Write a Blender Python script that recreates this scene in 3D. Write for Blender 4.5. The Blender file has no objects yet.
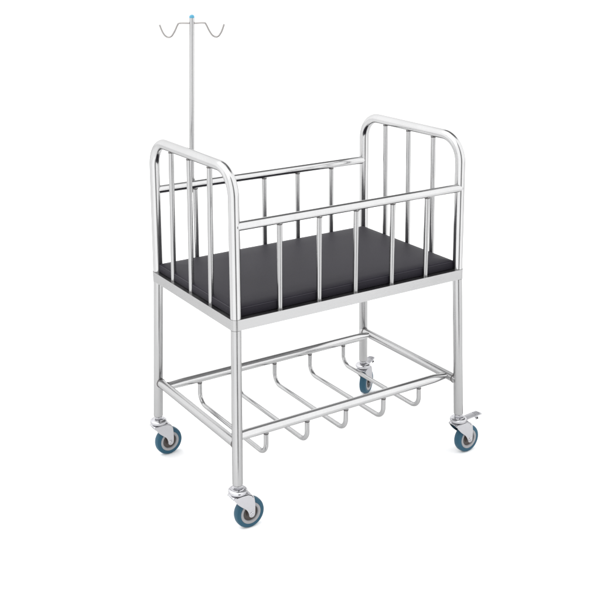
import bpy, bmesh, math, random
from mathutils import Vector, Matrix
random.seed(3)
PI = math.pi
S = bpy.context.scene
C = S.collection

# ---------------------------------------------------------------- materials
def mat(name):
    m = bpy.data.materials.new(name); m.use_nodes = True
    return m, m.node_tree.nodes, m.node_tree.links, m.node_tree.nodes['Principled BSDF']

def steel(name, col, rough, stretch=(1, 1, 1), bump=0.02, grain=260, edge=.62):
    m, n, l, b = mat(name)
    b.inputs['Metallic'].default_value = 1.0
    b.inputs['Specular Tint'].default_value = (edge, edge, edge, 1)
    tc = n.new('ShaderNodeTexCoord'); mp = n.new('ShaderNodeMapping'); mp.inputs['Scale'].default_value = stretch
    l.new(tc.outputs['Object'], mp.inputs['Vector'])
    nz = n.new('ShaderNodeTexNoise'); nz.inputs['Scale'].default_value = grain; nz.inputs['Detail'].default_value = 4
    l.new(mp.outputs[0], nz.inputs['Vector'])
    big = n.new('ShaderNodeTexNoise'); big.inputs['Scale'].default_value = 9; big.inputs['Detail'].default_value = 3
    l.new(tc.outputs['Object'], big.inputs['Vector'])
    mx = n.new('ShaderNodeMath'); mx.operation = 'MULTIPLY_ADD'; mx.inputs[1].default_value = .6; 
    l.new(big.outputs['Fac'], mx.inputs[0]); 
    m2 = n.new('ShaderNodeMath'); m2.operation = 'MULTIPLY'; m2.inputs[1].default_value = .4
    l.new(nz.outputs['Fac'], m2.inputs[0]); l.new(m2.outputs[0], mx.inputs[2])
    mr = n.new('ShaderNodeMapRange'); mr.inputs['From Min'].default_value = .3; mr.inputs['From Max'].default_value = .7
    mr.inputs['To Min'].default_value = rough * .75; mr.inputs['To Max'].default_value = rough * 1.3
    l.new(mx.outputs[0], mr.inputs['Value']); l.new(mr.outputs[0], b.inputs['Roughness'])
    cr = n.new('ShaderNodeMapRange'); cr.data_type = 'FLOAT_VECTOR'
    cr.inputs[7].default_value = (.3, .3, .3); cr.inputs[8].default_value = (.7, .7, .7)
    cr.inputs[9].default_value = [c * .95 for c in col]; cr.inputs[10].default_value = [min(1, c * 1.04) for c in col]
    l.new(mx.outputs[0], cr.inputs[6]); l.new(cr.outputs[1], b.inputs['Base Color'])
    bp = n.new('ShaderNodeBump'); bp.inputs['Strength'].default_value = bump; bp.inputs['Distance'].default_value = .0006
    l.new(nz.outputs['Fac'], bp.inputs['Height']); l.new(bp.outputs[0], b.inputs['Normal'])
    return m

M_tube = steel('polished_stainless_tube', (.45, .45, .453), .16, (1, 1, .08), .05)
M_bar = steel('thin_stainless_bar', (.38, .38, .383), .24, (1, 1, .08), .05)
M_leg = steel('satin_stainless_leg', (.375, .375, .378), .22, (1, 1, .06), .07)
M_flat = steel('brushed_stainless_flat', (.375, .375, .378), .28, (.04, .04, 1), .12)
M_wire = steel('stainless_wire', (.29, .28, .275), .2)
M_weld = steel('dull_weld_metal', (.12, .115, .115), .45, bump=.3)
M_zinc = steel('zinc_plated_steel', (.45, .45, .47), .2, bump=.08, grain=120)
M_pedal = steel('dull_zinc_pedal', (.47, .47, .49), .5, bump=.08, grain=120, edge=.8)
M_dark = steel('dark_oiled_steel', (.09, .075, .07), .4)

def plain(name, col, rough, bump=0, scale=200, var=.12, spec=.5, sheen=0):
    m, n, l, b = mat(name)
    b.inputs['Roughness'].default_value = rough
    b.inputs['Specular IOR Level'].default_value = spec
    tc = n.new('ShaderNodeTexCoord')
    nz = n.new('ShaderNodeTexNoise'); nz.inputs['Scale'].default_value = scale; nz.inputs['Detail'].default_value = 5
    l.new(tc.outputs['Object'], nz.inputs['Vector'])
    big = n.new('ShaderNodeTexNoise'); big.inputs['Scale'].default_value = 6; big.inputs['Detail'].default_value = 4
    l.new(tc.outputs['Object'], big.inputs['Vector'])
    cr = n.new('ShaderNodeMapRange'); cr.data_type = 'FLOAT_VECTOR'
    cr.inputs[7].default_value = (.3,) * 3; cr.inputs[8].default_value = (.7,) * 3
    cr.inputs[9].default_value = [c * (1 - var) for c in col]; cr.inputs[10].default_value = [c * (1 + var) for c in col]
    l.new(big.outputs['Fac'], cr.inputs[6]); l.new(cr.outputs[1], b.inputs['Base Color'])
    if bump:
        bp = n.new('ShaderNodeBump'); bp.inputs['Strength'].default_value = bump; bp.inputs['Distance'].default_value = .001
        l.new(nz.outputs['Fac'], bp.inputs['Height']); l.new(bp.outputs[0], b.inputs['Normal'])
    return m

M_vinyl = plain('charcoal_vinyl', (.0122, .0108, .0160), .55, .3, 420, .10, .12)
M_edge = plain('charcoal_edge_strip', (.022, .020, .028), .45, .1, 500, .06, .3)  # lighter tone for the strip along the mattress's upper bevel
M_tyre = plain('blue_rubber_tyre', (.0160, .066, .106), .45, .15, 300, .12, .22)
M_rim = plain('grey_plastic_rim', (.24, .24, .25), .4, .05, 200, .05)
M_hub = plain('brown_grey_hub', (.045, .035, .031), .45, .05, 200, .2)
M_black = plain('black_plastic', (.012, .012, .013), .5)
M_cap = plain('pale_blue_plastic_cap', (.05, .25, .38), .3)
M_clear = plain('whitish_pedal_plastic', (.62, .62, .64), .3)
M_floor = plain('white_studio_paper', (.955, .955, .955), .9, .02, 40, .004, .1)

# ---------------------------------------------------------------- mesh helpers
def link(name, bm, mats, parent=None, smooth=True, auto=35):
    me = bpy.data.meshes.new(name)
    bmesh.ops.recalc_face_normals(bm, faces=bm.faces)
    if smooth:
        for f in bm.faces: f.smooth = True
        for e in bm.edges:
            if len(e.link_faces) == 2 and e.calc_face_angle(0) > math.radians(auto): e.smooth = False
    bm.to_mesh(me); bm.free()
    for m in (mats if isinstance(mats, (list, tuple)) else [mats]): me.materials.append(m)
    o = bpy.data.objects.new(name, me); C.objects.link(o)
    if parent: o.parent = parent
    return o

def fillet(pts, radii, n=10):
    """pts: corner list; radii: fillet radius at each inner corner -> smooth centre line"""
    out = [Vector(pts[0])]
    for i in range(1, len(pts) - 1):
        p, a, b = Vector(pts[i]), Vector(pts[i - 1]), Vector(pts[i + 1])
        r = radii[i - 1] if isinstance(radii, (list, tuple)) else radii
        da, db = (a - p).normalized(), (b - p).normalized()
        ang = da.angle(db); t = r / math.tan(ang / 2)
        c = p + (da + db).normalized() * (r / math.sin(ang / 2))
        s, e = p + da * t - c, p + db * t - c
        tot = s.angle(e); ax = s.cross(e).normalized()
        for k in range(n + 1):
            out.append(c + Matrix.Rotation(tot * k / n, 3, ax) @ s)
    out.append(Vector(pts[-1]))
    return out

def tube(bm, pts, r, seg=24, cap=True, mi=0, rfun=None, squash=None):
    pts = [Vector(p) for p in pts]; N = len(pts)
    t = (pts[1] - pts[0]).normalized()
    ref = Vector((0, 0, 1)) if abs(t.z) < .9 else Vector((1, 0, 0))
    u = t.cross(ref).normalized(); rings = []
    for i, p in enumerate(pts):
        tn = ((pts[min(i + 1, N - 1)] - p).normalized() + (p - pts[max(i - 1, 0)]).normalized())
        tn = tn.normalized() if tn.length > 0 else t
        q = t.rotation_difference(tn); u = (q @ u).normalized(); t = tn
        v = t.cross(u).normalized()
        rr = r if rfun is None else rfun(i / (N - 1))
        sq = 1 if squash is None else squash(i / (N - 1))
        rings.append([bm.verts.new(p + u * math.cos(2 * PI * k / seg) * rr + v * math.sin(2 * PI * k / seg) * rr * sq) for k in range(seg)])
    for a, b in zip(rings, rings[1:]):
        for k in range(seg):
            f = bm.faces.new((a[k], a[(k + 1) % seg], b[(k + 1) % seg], b[k])); f.material_index = mi
    if cap:
        for rg in (rings[0], rings[-1]):
            f = bm.faces.new(rg); f.material_index = mi
    return rings

def lathe(bm, prof, seg=40, M=Matrix.Identity(4), mi=0):
    """prof: (radius, height) along +Z; radius 0 ends are closed"""
    rings = []
    for r, h in prof:
        if r <= 1e-6: rings.append([bm.verts.new(M @ Vector((0, 0, h)))])
        else: rings.append([bm.verts.new(M @ Vector((r * math.cos(2 * PI * k / seg), r * math.sin(2 * PI * k / seg), h))) for k in range(seg)])
    for a, b in zip(rings, rings[1:]):
        for k in range(seg):
            k2 = (k + 1) % seg
            if len(a) == 1 and len(b) == 1: continue
            if len(a) == 1: f = bm.faces.new((a[0], b[k], b[k2]))
            elif len(b) == 1: f = bm.faces.new((a[k], a[k2], b[0]))
            else: f = bm.faces.new((a[k], a[k2], b[k2], b[k]))
            f.material_index = mi

def rrect(x0, x1, y0, y1, r, n=10):
    out = []
    for cx, cy, a0 in ((x1 - r, y1 - r, 0), (x0 + r, y1 - r, 90), (x0 + r, y0 + r, 180), (x1 - r, y0 + r, 270)):
        for k in range(n + 1):
            a = math.radians(a0 + 90 * k / n); out.append((cx + r * math.cos(a), cy + r * math.sin(a)))
    return out

def prism(bm, poly, h0, h1, M=Matrix.Identity(4), mi=0):
    a = [bm.verts.new(M @ Vector((x, y, h0))) for x, y in poly]
    b = [bm.verts.new(M @ Vector((x, y, h1))) for x, y in poly]
    n = len(poly); fs = [bm.faces.new(a[::-1]), bm.faces.new(b)]
    for k in range(n): fs.append(bm.faces.new((a[k], a[(k + 1) % n], b[(k + 1) % n], b[k])))
    for f in fs: f.material_index = mi
    return fs

def bevel(bm, w, seg=2, ang=40):
    es = [e for e in bm.edges if len(e.link_faces) == 2 and e.calc_face_angle(0) > math.radians(ang)]
    bmesh.ops.bevel(bm, geom=es, offset=w, segments=seg, profile=.5, affect='EDGES')

# ---------------------------------------------------------------- dimensions (metres; z=0 is the foot of the legs)
L, W = .80, .498
G = -.1395                       # ground
ZS, INS = .118, .040            # shelf height, inset of its long rails
F0, F1 = .461, .492             # bed frame bottom, top
ZR, ZT = .754, .910             # side rail, top of the end panels
RP, RL, RR = .0155, .0150, .0130
SPL = .009
SPX = {(0, 0): -.009, (0, W): -.0125, (L, 0): .0120, (L, W): .009}      # how far each leg foot leans out in x

root = bpy.data.objects.new('hospital_crib', None); C.objects.link(root)
root['label'] = 'stainless steel hospital baby crib on four blue-tyred casters with a drip pole'
root['category'] = 'hospital crib'
root.location = (L / 2, W / 2, G)
OFF = Matrix.Translation((-L / 2, -W / 2, -G))
def part(name, bm, m, parent=root, label=None, **k):
    if parent is root:
        bmesh.ops.transform(bm, matrix=OFF, verts=bm.verts)
    else:
        bmesh.ops.transform(bm, matrix=OFF, verts=bm.verts)
    o = link(name, bm, m, parent, **k)
    if label: o['label'] = label
    return o

def weld(bm, p, r, h=.003, mi=1):
    z = p[2]
    lathe(bm, [(r, z - h), (r + .0009, z - h * .6), (r + .0010, z), (r + .0004, z + h * .5), (r - .001, z + h)], 20, Matrix.Translation((p[0], p[1], 0)), mi)

# end panels (inverted U tubes) with three bars each
def end_panel(x, fr_top, fr_bot, lab):
    bm = bmesh.new()
    pts = fillet([(x, 0, F1 - .004), (x, 0, ZT), (x, W, ZT), (x, W, F1 - .004)], .078, 18)
    tube(bm, pts, RP, 36)
    for y in (0, W): weld(bm, (x, y, F1 + .0002), RP - .0003, .0010)
    e = part('end_panel', bm, [M_tube, M_weld], root, lab)
    for a, b in zip(fr_top, fr_bot):
        bm = bmesh.new()
        tube(bm, [(x, b * W, F1 - .002), (x, a * W, ZT - RP + .003)], .0080, 24)
        weld(bm, (x, b * W, F1 + .0002), .0078, .0010)
        weld(bm, (x, a * W, ZT - RP - .0005), .0080, .0022)
        part('upright_bar', bm, [M_bar, M_weld], e)
    return e
end_panel(0, (.270, .522, .758), (.286, .534, .775), 'end panel on the side of the drip pole')
end_panel(L, (.2600, .511, .7570), (.2550, .503, .7500), 'end panel away from the drip pole')

# side rails with five bars
def side_rail(y, yo, fr, lab):
    bm = bmesh.new()
    n = 24; pts = [(L * k / n, y + yo, ZR) for k in range(n + 1)]
    pts[0] = (.004, y + yo, ZR); pts[-1] = (L - .001, y + yo, ZR)
    tube(bm, pts, RR, 36)
    # pinched, rounded saddle ends pressed against the posts
    for xe, s in ((.003, -1), (L, 1)):
        Mx = Matrix.Translation((xe, y + yo, ZR)) @ Matrix.Rotation(s * PI / 2, 4, 'Y')
        lathe(bm, [(RR, 0), (RR * .96, .0025), (RR * .7, .006), (0, .0072)], 28, Mx)
    r = part('side_rail', bm, [M_tube, M_weld], root, lab)
    for f in fr:
        bm = bmesh.new(); x = f * L
        tube(bm, [(x, y, F1 - .002), (x, y + yo, ZR - RR + .003)], .0078, 24)
        weld(bm, (x, y, F1 + .0002), .0076, .0010)
        weld(bm, (x, y + yo, ZR - RR - .0004), .0078, .0022)
        part('upright_bar', bm, [M_bar, M_weld], r)
    return r
side_rail(0, -.003, (.1780, .3440, .5050, .6720, .8360), 'near side rail')
side_rail(W, -.001, (.172, .3306, .4905, .654, .825), 'far side rail')

# bed frame: rounded rectangle of flat-faced tube, and its deck sheet
bm = bmesh.new()
def ring(bm, r_out, w, z0, z1, rc):
    o = rrect(-r_out, L + r_out, -r_out, W + r_out, rc, 10)
    i = rrect(-r_out + w, L + r_out - w, -r_out + w, W + r_out - w, .002, 10)
    rows = [[bm.verts.new((x, y, z)) for x, y in P] for P, z in ((o, z0), (o, z1), (i, z1), (i, z0))]
    n = len(o)
    for a in range(4):
        A, B = rows[a], rows[(a + 1) % 4]
        for k in range(n): bm.faces.new((A[k], A[(k + 1) % n], B[(k + 1) % n], B[k]))
ring(bm, .0165, .031, F0, F1, .0165)
bevel(bm, .0050, 3, 60)
part('bed_frame', bm, M_flat)
bm = bmesh.new()
prism(bm, rrect(.0150, L - .0150, .0150, W - .0150, .002, 3), F1 - .012, F1 - .009)
part('deck_sheet', bm, M_flat)

# legs, slightly splayed
legs = []
for x, y in ((0, 0), (0, W), (L, 0), (L, W)):
    sx, sy = SPX[(x, y)], (-1 if y == 0 else 1) * SPL
    bm = bmesh.new()
    top, bot = Vector((x, y, F0 + .003)), Vector((x + sx, y + sy, 0))
    tube(bm, [top, bot + Vector((0, 0, .003)), bot], RL, 36, rfun=lambda t: RL if t < .9 else RL - .0012)
    weld(bm, (x, y, F0 - .0009), RL - .0003, .0010)
    part('leg', bm, [M_leg, M_weld])

# lower shelf: two end tubes, two long rails, five hoops
def legxy(x, y, z):
    k = 1 - z / F0
    return (x + SPX[(x, y)] * k, y + (-1 if y == 0 else 1) * SPL * k, z)
for x in (0, L):
    a, b = Vector(legxy(x, 0, ZS)), Vector(legxy(x, W, ZS))
    off = Vector((.003 if x == 0 else -.003, 0, 0))
    bm = bmesh.new()
    tube(bm, [a + off + (b - a) * t for t in (0, .02, .5, .98, 1)], .0140, 32)
    for e, s in ((a, 1), (b, -1)):
        Mx = Matrix.Translation(e + off) @ Matrix.Rotation(-s * PI / 2, 4, 'X')
        lathe(bm, [(.0140, .0125), (.0152, .0135), (.0150, .0165), (.0136, .0185)], 28, Mx, 1)
    part('shelf_end_tube', bm, [M_leg, M_weld])
for y in (INS, W - INS):
    bm = bmesh.new(); n = 60
    pts = [(.004 + (L - .008) * k / n, y, ZS + .001) for k in range(n + 1)]
    def sq(t):
        d = min(t, 1 - t) * L
        s = min(1, d / .055); s = s * s * (3 - 2 * s)
        lo = .86 if t < .5 else .62
        return lo + (1 - lo) * s
    tube(bm, pts, .0142, 36, squash=sq)
    part('shelf_rail', bm, [M_tube])
for f in (.145, .3235, .501, .680, .8565):
    x = f * L; bm = bmesh.new()
    j1, j2, j3 = (random.uniform(-.0012, .0012) for _ in range(3))
    pts = fillet([(x, INS, ZS - .008), (x + j1, INS, ZS - .083 + j2), (x + j3, W - INS, ZS - .083 - j2), (x, W - INS, ZS - .008)], .036, 14)
    tube(bm, pts, .0070, 22)
    for y in (INS, W - INS): weld(bm, (x, y, ZS - .0152), .0070, .003)
    part('shelf_hoop', bm, [M_bar, M_weld])

# drip pole with two hooks
YP = W + .023
ptop, pbot = Vector((.1536, YP, 1.278)), Vector((.1372, YP, ZR - .030))
ax = (ptop - pbot).normalized()
bm = bmesh.new()
tube(bm, [pbot, ptop], .0080, 28)
# clamp bracket that ties the pole to the rail
pc = pbot + ax * .030
tube(bm, [pc - ax * .013, pc + ax * .013], .0105, 24)
tube(bm, [pc + Vector((0, -.020, 0)), pc], .006, 16)
pole = part('drip_pole', bm, [M_bar, M_weld])
bm = bmesh.new()
lathe(bm, [(.0081, -.002), (.0084, .000), (.0082, .003), (.0060, .0065), (.0025, .0082), (0, .0084)], 24, Matrix.Translation(ptop))
part('pole_cap', bm, M_cap, pole)
rt = Vector((.8506, -.5258, 0)); up = Vector((0, 0, 1))
PX = 1 / 326.0
hz = ptop - ax * .0185
for s in (-1, 1):
    P = [(0, 0), (12.0, -.3), (14.6, 1.8), (17.2, 7.2), (20.4, 12.2), (23.6, 13.8), (26.8, 12.8), (29.8, 8.6), (32.6, 1.2)]
    # smooth through the points (Catmull-Rom)
    path = []
    for i in range(len(P) - 1):
        p0, p1, p2, p3 = P[max(i - 1, 0)], P[i], P[i + 1], P[min(i + 2, len(P) - 1)]
        for k in range(5):
            t = k / 5
            path.append(tuple(.5 * (2 * p1[j] + (p2[j] - p0[j]) * t + (2 * p0[j] - 5 * p1[j] + 4 * p2[j] - p3[j]) * t * t + (3 * p1[j] - p0[j] - 3 * p2[j] + p3[j]) * t ** 3) for j in (0, 1)))
    path.append(P[-1])
    bm = bmesh.new()
    tube(bm, [hz + rt * (s * a * PX) - up * (b * PX) for a, b in path], .0029, 12)
    part('bag_hook', bm, M_wire, pole)

# casters
TR, WR, WC = .0350, .0458, G + .0458         # trail, wheel radius, wheel centre height
def caster(x, y, ang, brake, lab, TR=TR):
    T = Matrix.Translation((x, y, 0)) @ Matrix.Rotation(ang, 4, 'Z')
    WM = T @ Matrix.Translation((TR, 0, WC)) @ Matrix.Rotation(PI / 2, 4, 'X')       # wheel axis = local Y
    # fork: pressed cap with two cheeks that narrow to the axle
    bm = bmesh.new()
    def bez(a, b, c, n=10):
        return [tuple((1 - t) ** 2 * a[j] + 2 * t * (1 - t) * b[j] + t * t * c[j] for j in (0, 1)) for t in [k / n for k in range(n)]]
    prof = bez((-.0235, -.031), (-.013, -.052), (.012, -.070)) + bez((.012, -.070), (.024, -.080), (TR - .0095, WC - .003))
    prof += [(TR + .0098 * math.cos(a), WC + .0098 * math.sin(a)) for a in [math.radians(190 + 160 * k / 10) for k in range(11)]]
    prof += bez((TR + .0102, WC + .004), (TR + .012, -.060), (TR + .008, -.044)) + bez((TR + .008, -.044), (.038, -.030), (.024, -.027)) + [(.0, -.0272), (-.018, -.0282)]
    for s in (-1, 1):
        Mc = T @ Matrix.Translation((0, s * .0178, 0)) @ Matrix.Rotation(PI / 2, 4, 'X')
        prism(bm, prof, -.0013, .0013, Mc)
    # cap over the top joining the cheeks, curving down at the front
    sec = [(-.0240, -.0312), (-.0215, -.0290), (-.015, -.0265), (.006, -.0255), (.024, -.0265), (.034, -.0315), (.0400, -.040)]
    A = []
    for (px, pz) in sec:
        wy = .0191 if px > -.02 else .0191 * (1 - .25 * ((-.02 - px) / .01) ** 2)
        row = []
        for k in range(9):
            q = -1 + 2 * k / 8
            row.append(T @ Vector((px, wy * q, pz + .0016 - .0035 * abs(q) ** 4)))
        A.append(row)
    nrm = [bm.verts.new(p) for r in A for p in r]
    low = [bm.verts.new(p - Vector((0, 0, .0024))) for r in A for p in r]
    nr, nc = len(A), 9
    for i in range(nr - 1):
        for k in range(nc - 1):
            a, b, c, d = i * nc + k, i * nc + k + 1, (i + 1) * nc + k + 1, (i + 1) * nc + k
            bm.faces.new((nrm[a], nrm[b], nrm[c], nrm[d])); bm.faces.new((low[d], low[c], low[b], low[a]))
    per = [k for k in range(nc)] + [i * nc + nc - 1 for i in range(1, nr)] + [(nr - 1) * nc + k for k in range(nc - 2, -1, -1)] + [i * nc for i in range(nr - 2, 0, -1)]
    for a, b in zip(per, per[1:] + per[:1]): bm.faces.new((nrm[a], low[a], low[b], nrm[b]))
    c = part('caster', bm, [M_zinc], root, lab)
    # swivel race, nut, stem
    bm = bmesh.new()
    lathe(bm, [(0, -.0245), (.0225, -.0245), (.0262, -.0225), (.0275, -.0185), (.0268, -.0145), (.0235, -.0118), (.0190, -.0108), (.0178, -.0090), (.0150, -.0082), (.0110, -.0080), (.0108, -.0040), (.0085, -.0030), (.0080, .0015), (0, .0015)], 40, T)
    for k in range(6):   # hexagonal nut
        pass
    prism(bm, [(.0125 * math.cos(PI / 3 * k), .0125 * math.sin(PI / 3 * k)) for k in range(6)], -.0082, -.0015, T)
    part('swivel', bm, [M_zinc], c, auto=28)
    # rivet on the front of the fork
    bm = bmesh.new()
    hw = .0125
    tp = [(WR - .0135, -hw * .95), (WR - .006, -hw), (WR - .002, -hw * .82), (WR - .0003, -hw * .45), (WR, 0), (WR - .0003, hw * .45), (WR - .002, hw * .82), (WR - .006, hw), (WR - .0135, hw * .95), (WR - .0145, 0), (WR - .0135, -hw * .95)]
    lathe(bm, tp, 64, WM)
    part('tyre', bm, M_tyre, c)
    bm = bmesh.new()
    for s in (-1, 1):
        Ms = WM if s == 1 else WM @ Matrix.Rotation(PI, 4, 'X')
        lathe(bm, [(WR - .0137, .0080), (WR - .0139, .0122), (WR - .0155, .0130), (WR - .0205, .0126), (WR - .0222, .0110), (WR - .0226, .0060)], 56, Ms, 0)
        lathe(bm, [(WR - .0224, .0066), (.016, .0060), (.0130, .0066), (.0118, .0105), (.0085, .0110), (0, .0110)], 48, Ms, 1)
    part('rim', bm, [M_rim, M_hub], c)
    bm = bmesh.new()
    half = [(.0050, .0150), (.0068, .0185), (.0068, .0200), (.0058, .0212), (.0034, .0214), (.0032, .0204), (.0030, .0222), (.0022, .0230), (0, .0231)]
    lathe(bm, [(r, -h) for r, h in half[::-1]] + half, 24, WM, 0)
    part('axle_bolt', bm, [M_zinc, M_dark], c)
    if brake:
        bm = bmesh.new()
        sec = [(.022, -.0240, .0115), (.034, -.0215, .0125), (.048, -.0205, .0130), (.062, -.0200, .0138), (.078, -.0197, .0138), (.091, -.0202, .0125), (.097, -.0230, .0100)]
        up_, lo_ = [], []
        for px, pz, hw_ in sec:
            up_.append([bm.verts.new(T @ Vector((px, hw_ * q, pz + .0022 * (1 - q * q)))) for q in (-1, -.5, 0, .5, 1)])
            lo_.append([bm.verts.new(T @ Vector((px, hw_ * q, pz - .0030))) for q in (-1, -.5, 0, .5, 1)])
        n_ = len(sec)
        for i in range(n_ - 1):
            for k in range(4):
                bm.faces.new((up_[i][k], up_[i][k + 1], up_[i + 1][k + 1], up_[i + 1][k]))
                bm.faces.new((lo_[i][k], lo_[i + 1][k], lo_[i + 1][k + 1], lo_[i][k + 1]))
            for k in (0, 4): bm.faces.new((up_[i][k], up_[i + 1][k], lo_[i + 1][k], lo_[i][k]))
        for i in (0, n_ - 1):
            for k in range(4): bm.faces.new((up_[i][k], up_[i][k + 1], lo_[i][k + 1], lo_[i][k]))
        # ribs on the tread and the release lug hanging under it
        for px in (.072, .079, .086):
            prism(bm, rrect(px - .0012, px + .0012, -.0095, .0095, .0008, 2), -.0210, -.0168, T)
        prism(bm, rrect(.068, .077, -.0130, -.0090, .001, 2), -.034, -.0215, T)
        prism(bm, rrect(.068, .077, .0090, .0130, .001, 2), -.034, -.0215, T)
        part('brake_pedal', bm, M_pedal, c)
        bm = bmesh.new()
        tube(bm, [T @ Vector((.0725, -.0155, -.029)), T @ Vector((.0725, .0155, -.029))], .0028, 14)
        part('brake_pin', bm, M_black, c)
    return c
o_ = SPL
caster(-o_, -o_, math.radians(0), False, 'caster without a brake, on the nearest leg')
caster(SPX[(0, W)], W + o_, math.radians(2), False, 'caster without a brake, on the leg below the drip pole', .033)
caster(L + SPX[(L, 0)], -o_, math.radians(2), True, 'caster with a brake pedal, on the right leg', .038)
caster(L + o_, W + o_, math.radians(33), True, 'caster with a brake pedal, turned away on the far leg')

# mattress: a thing of its own, resting in the frame
bm = bmesh.new()
x0, x1, y0, y1 = -.0030, L - .0100, .0035, W - .012
zb, zt = F1 + .0006, .5225
prof = [(.0015, 0.0), (0.0, .002), (0.0, .021), (.0010, .0245), (.0035, .0262), (.0075, .0268), (.0110, .0278), (.03, .0296), (.08, .0301)]
rows = []
for ins, h in prof:
    P = rrect(x0 + ins, x1 - ins, y0 + ins, y1 - ins, max(.008 - ins * .3, .003), 6)
    rows.append([bm.verts.new((px, py, zb + h)) for px, py in P])
for a, b in zip(rows, rows[1:]):
    for k in range(len(a)): bm.faces.new((a[k], a[(k + 1) % len(a)], b[(k + 1) % len(a)], b[k]))
bm.faces.new(rows[0][::-1]); bm.faces.new(rows[-1])
bmesh.ops.transform(bm, matrix=Matrix.Translation((-L / 2, -W / 2, -F1)), verts=bm.verts)
mt = link('mattress', bm, M_vinyl, None, auto=60)
mt.location = (L / 2, W / 2, F1)
mt['label'] = 'thin charcoal grey vinyl mattress lying in the crib'; mt['category'] = 'mattress'
# added thin strip, coloured lighter than the vinyl, for the lighter bevelled upper edge
bm = bmesh.new()
P = rrect(x0 + .0005, x1 - .0005, y0 + .0005, y1 - .0005, .008, 6)
seg = 8; rings = []
n = len(P)
for k, (px, py) in enumerate(P):
    a, b = Vector(P[k - 1]), Vector(P[(k + 1) % n]); t = (b - a).normalized(); nv = Vector((t.y, -t.x))
    rings.append([bm.verts.new((px + nv.x * .0008 * math.cos(2 * PI * j / seg), py + nv.y * .0008 * math.cos(2 * PI * j / seg), zb + .0236 + .0008 * math.sin(2 * PI * j / seg))) for j in range(seg)])
for k in range(n):
    A, B = rings[k], rings[(k + 1) % n]
    for j in range(seg): bm.faces.new((A[j], A[(j + 1) % seg], B[(j + 1) % seg], B[j]))
bmesh.ops.transform(bm, matrix=Matrix.Translation((-L / 2, -W / 2, -F1)), verts=bm.verts)
link('edge_strip', bm, M_edge, mt)

# ---------------------------------------------------------------- white studio floor
cam_xy = Vector((-1.3111, -2.3652)); vd = Vector((math.cos(1.01659), math.sin(1.01659))); vr = Vector((vd.y, -vd.x))
bm = bmesh.new()
q = [cam_xy + vd * a + vr * b for a, b in ((2.5, -7), (2.5, 7), (60, 40), (60, -40))]
bm.faces.new([bm.verts.new((p.x, p.y, G)) for p in q])
fl = link('floor', bm, M_floor, None, smooth=False); fl['kind'] = 'structure'

# ---------------------------------------------------------------- camera (fitted to the photograph)
cd = bpy.data.cameras.new('camera'); cam = bpy.data.objects.new('camera', cd); C.objects.link(cam); S.camera = cam
yaw, pit, rol, f = 1.01659472, -.201315941, -.00909832176, 1037.52438
fw = Vector((math.cos(pit) * math.cos(yaw), math.cos(pit) * math.sin(yaw), math.sin(pit)))
r0 = Vector((math.sin(yaw), -math.cos(yaw), 0)); u0 = r0.cross(fw)
r2 = r0 * math.cos(rol) + u0 * math.sin(rol); u2 = -r0 * math.sin(rol) + u0 * math.cos(rol)
R = Matrix((r2, u2, -fw)).transposed()
cam.matrix_world = Matrix.Translation((-1.31111724, -2.36524721, 1.51942225)) @ R.to_4x4()
cd.sensor_width = 36; cd.lens = f / 600 * 36
cd.shift_x = 18.54 / 600; cd.shift_y = -151.5 / 600
cd.clip_end = 300; cd.clip_start = .05

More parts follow.
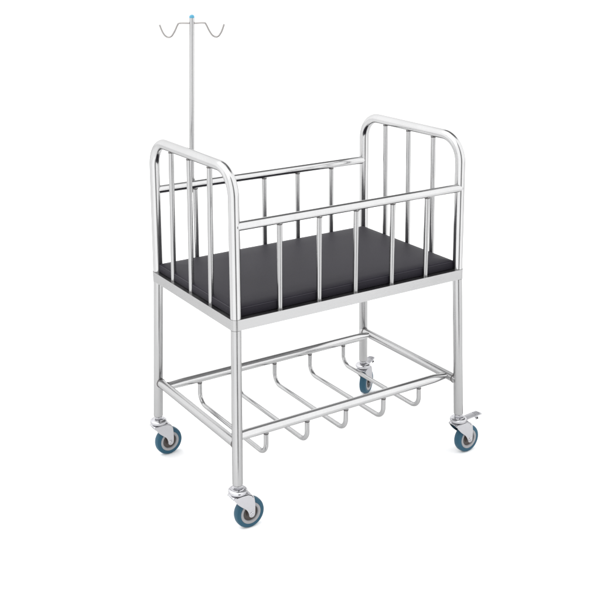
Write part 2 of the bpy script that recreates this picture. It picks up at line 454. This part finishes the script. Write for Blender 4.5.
# ---------------------------------------------------------------- studio light
w = bpy.data.worlds.new('World'); S.world = w; w.use_nodes = True
n, l = w.node_tree.nodes, w.node_tree.links
bg = n['Background']
tc = n.new('ShaderNodeTexCoord')
def lobe(d, c_out, c_in, depth, flat=False):
    """made-up dark patch in the world around direction d, for dark stripes in the steel: 1 outside, 1-depth inside"""
    src = tc.outputs['Generated']
    if flat:
        mu = n.new('ShaderNodeVectorMath'); mu.operation = 'MULTIPLY'; mu.inputs[1].default_value = (1, 1, 0)
        l.new(src, mu.inputs[0])
        no = n.new('ShaderNodeVectorMath'); no.operation = 'NORMALIZE'; l.new(mu.outputs[0], no.inputs[0]); src = no.outputs[0]
    dt = n.new('ShaderNodeVectorMath'); dt.operation = 'DOT_PRODUCT'; dt.inputs[1].default_value = Vector(d).normalized()
    l.new(src, dt.inputs[0])
    mr = n.new('ShaderNodeMapRange'); mr.interpolation_type = 'SMOOTHSTEP'
    mr.inputs['From Min'].default_value = c_out; mr.inputs['From Max'].default_value = c_in
    mr.inputs['To Min'].default_value = 1; mr.inputs['To Max'].default_value = 1 - depth
    l.new(dt.outputs['Value'], mr.inputs['Value'])
    return mr.outputs[0]
def cosd(a): return math.cos(math.radians(a))
def az(deg, el=0):   # azimuth measured to the right of the direction back towards the camera
    a = yaw + PI + math.radians(deg)
    return (math.cos(a) * cosd(el), math.sin(a) * cosd(el), math.sin(math.radians(el)))
LOBES = [  # dark patches added to the world so the tubes mirror dark and grey stripes
    lobe((.53, .35, .77), cosd(29), cosd(20), .88),
    lobe(az(23), cosd(16), cosd(10), .82, True),
    lobe(az(-68), cosd(20), cosd(8), .22, True),
]
cur = LOBES[0]
for x in LOBES[1:]:
    mm = n.new('ShaderNodeMath'); mm.operation = 'MULTIPLY'; l.new(cur, mm.inputs[0]); l.new(x, mm.inputs[1]); cur = mm.outputs[0]
cb = n.new('ShaderNodeCombineColor')
for i in range(3): l.new(cur, cb.inputs[i])
l.new(cb.outputs[0], bg.inputs['Color']); bg.inputs['Strength'].default_value = 2.0

def area(loc, target, sx, sy, e, col=(1, 1, 1)):
    ld = bpy.data.lights.new('softbox', 'AREA'); ld.shape = 'RECTANGLE'; ld.size = sx; ld.size_y = sy; ld.energy = e; ld.color = col
    o = bpy.data.objects.new('softbox', ld); C.objects.link(o); o.location = loc
    o.rotation_euler = (Vector(target) - Vector(loc)).to_track_quat('-Z', 'Y').to_euler()
area((-.6, .6, 3.6), (.4, .25, .4), 4.0, 4.0, 50)

S.view_settings.view_transform = 'Standard'; S.view_settings.look = 'None'
S.view_settings.exposure = 0; S.view_settings.gamma = 1
S.render.engine = 'CYCLES'
S.render.resolution_x = S.render.resolution_y = 1024
S.cycles.max_bounces = 10; S.cycles.glossy_bounces = 8
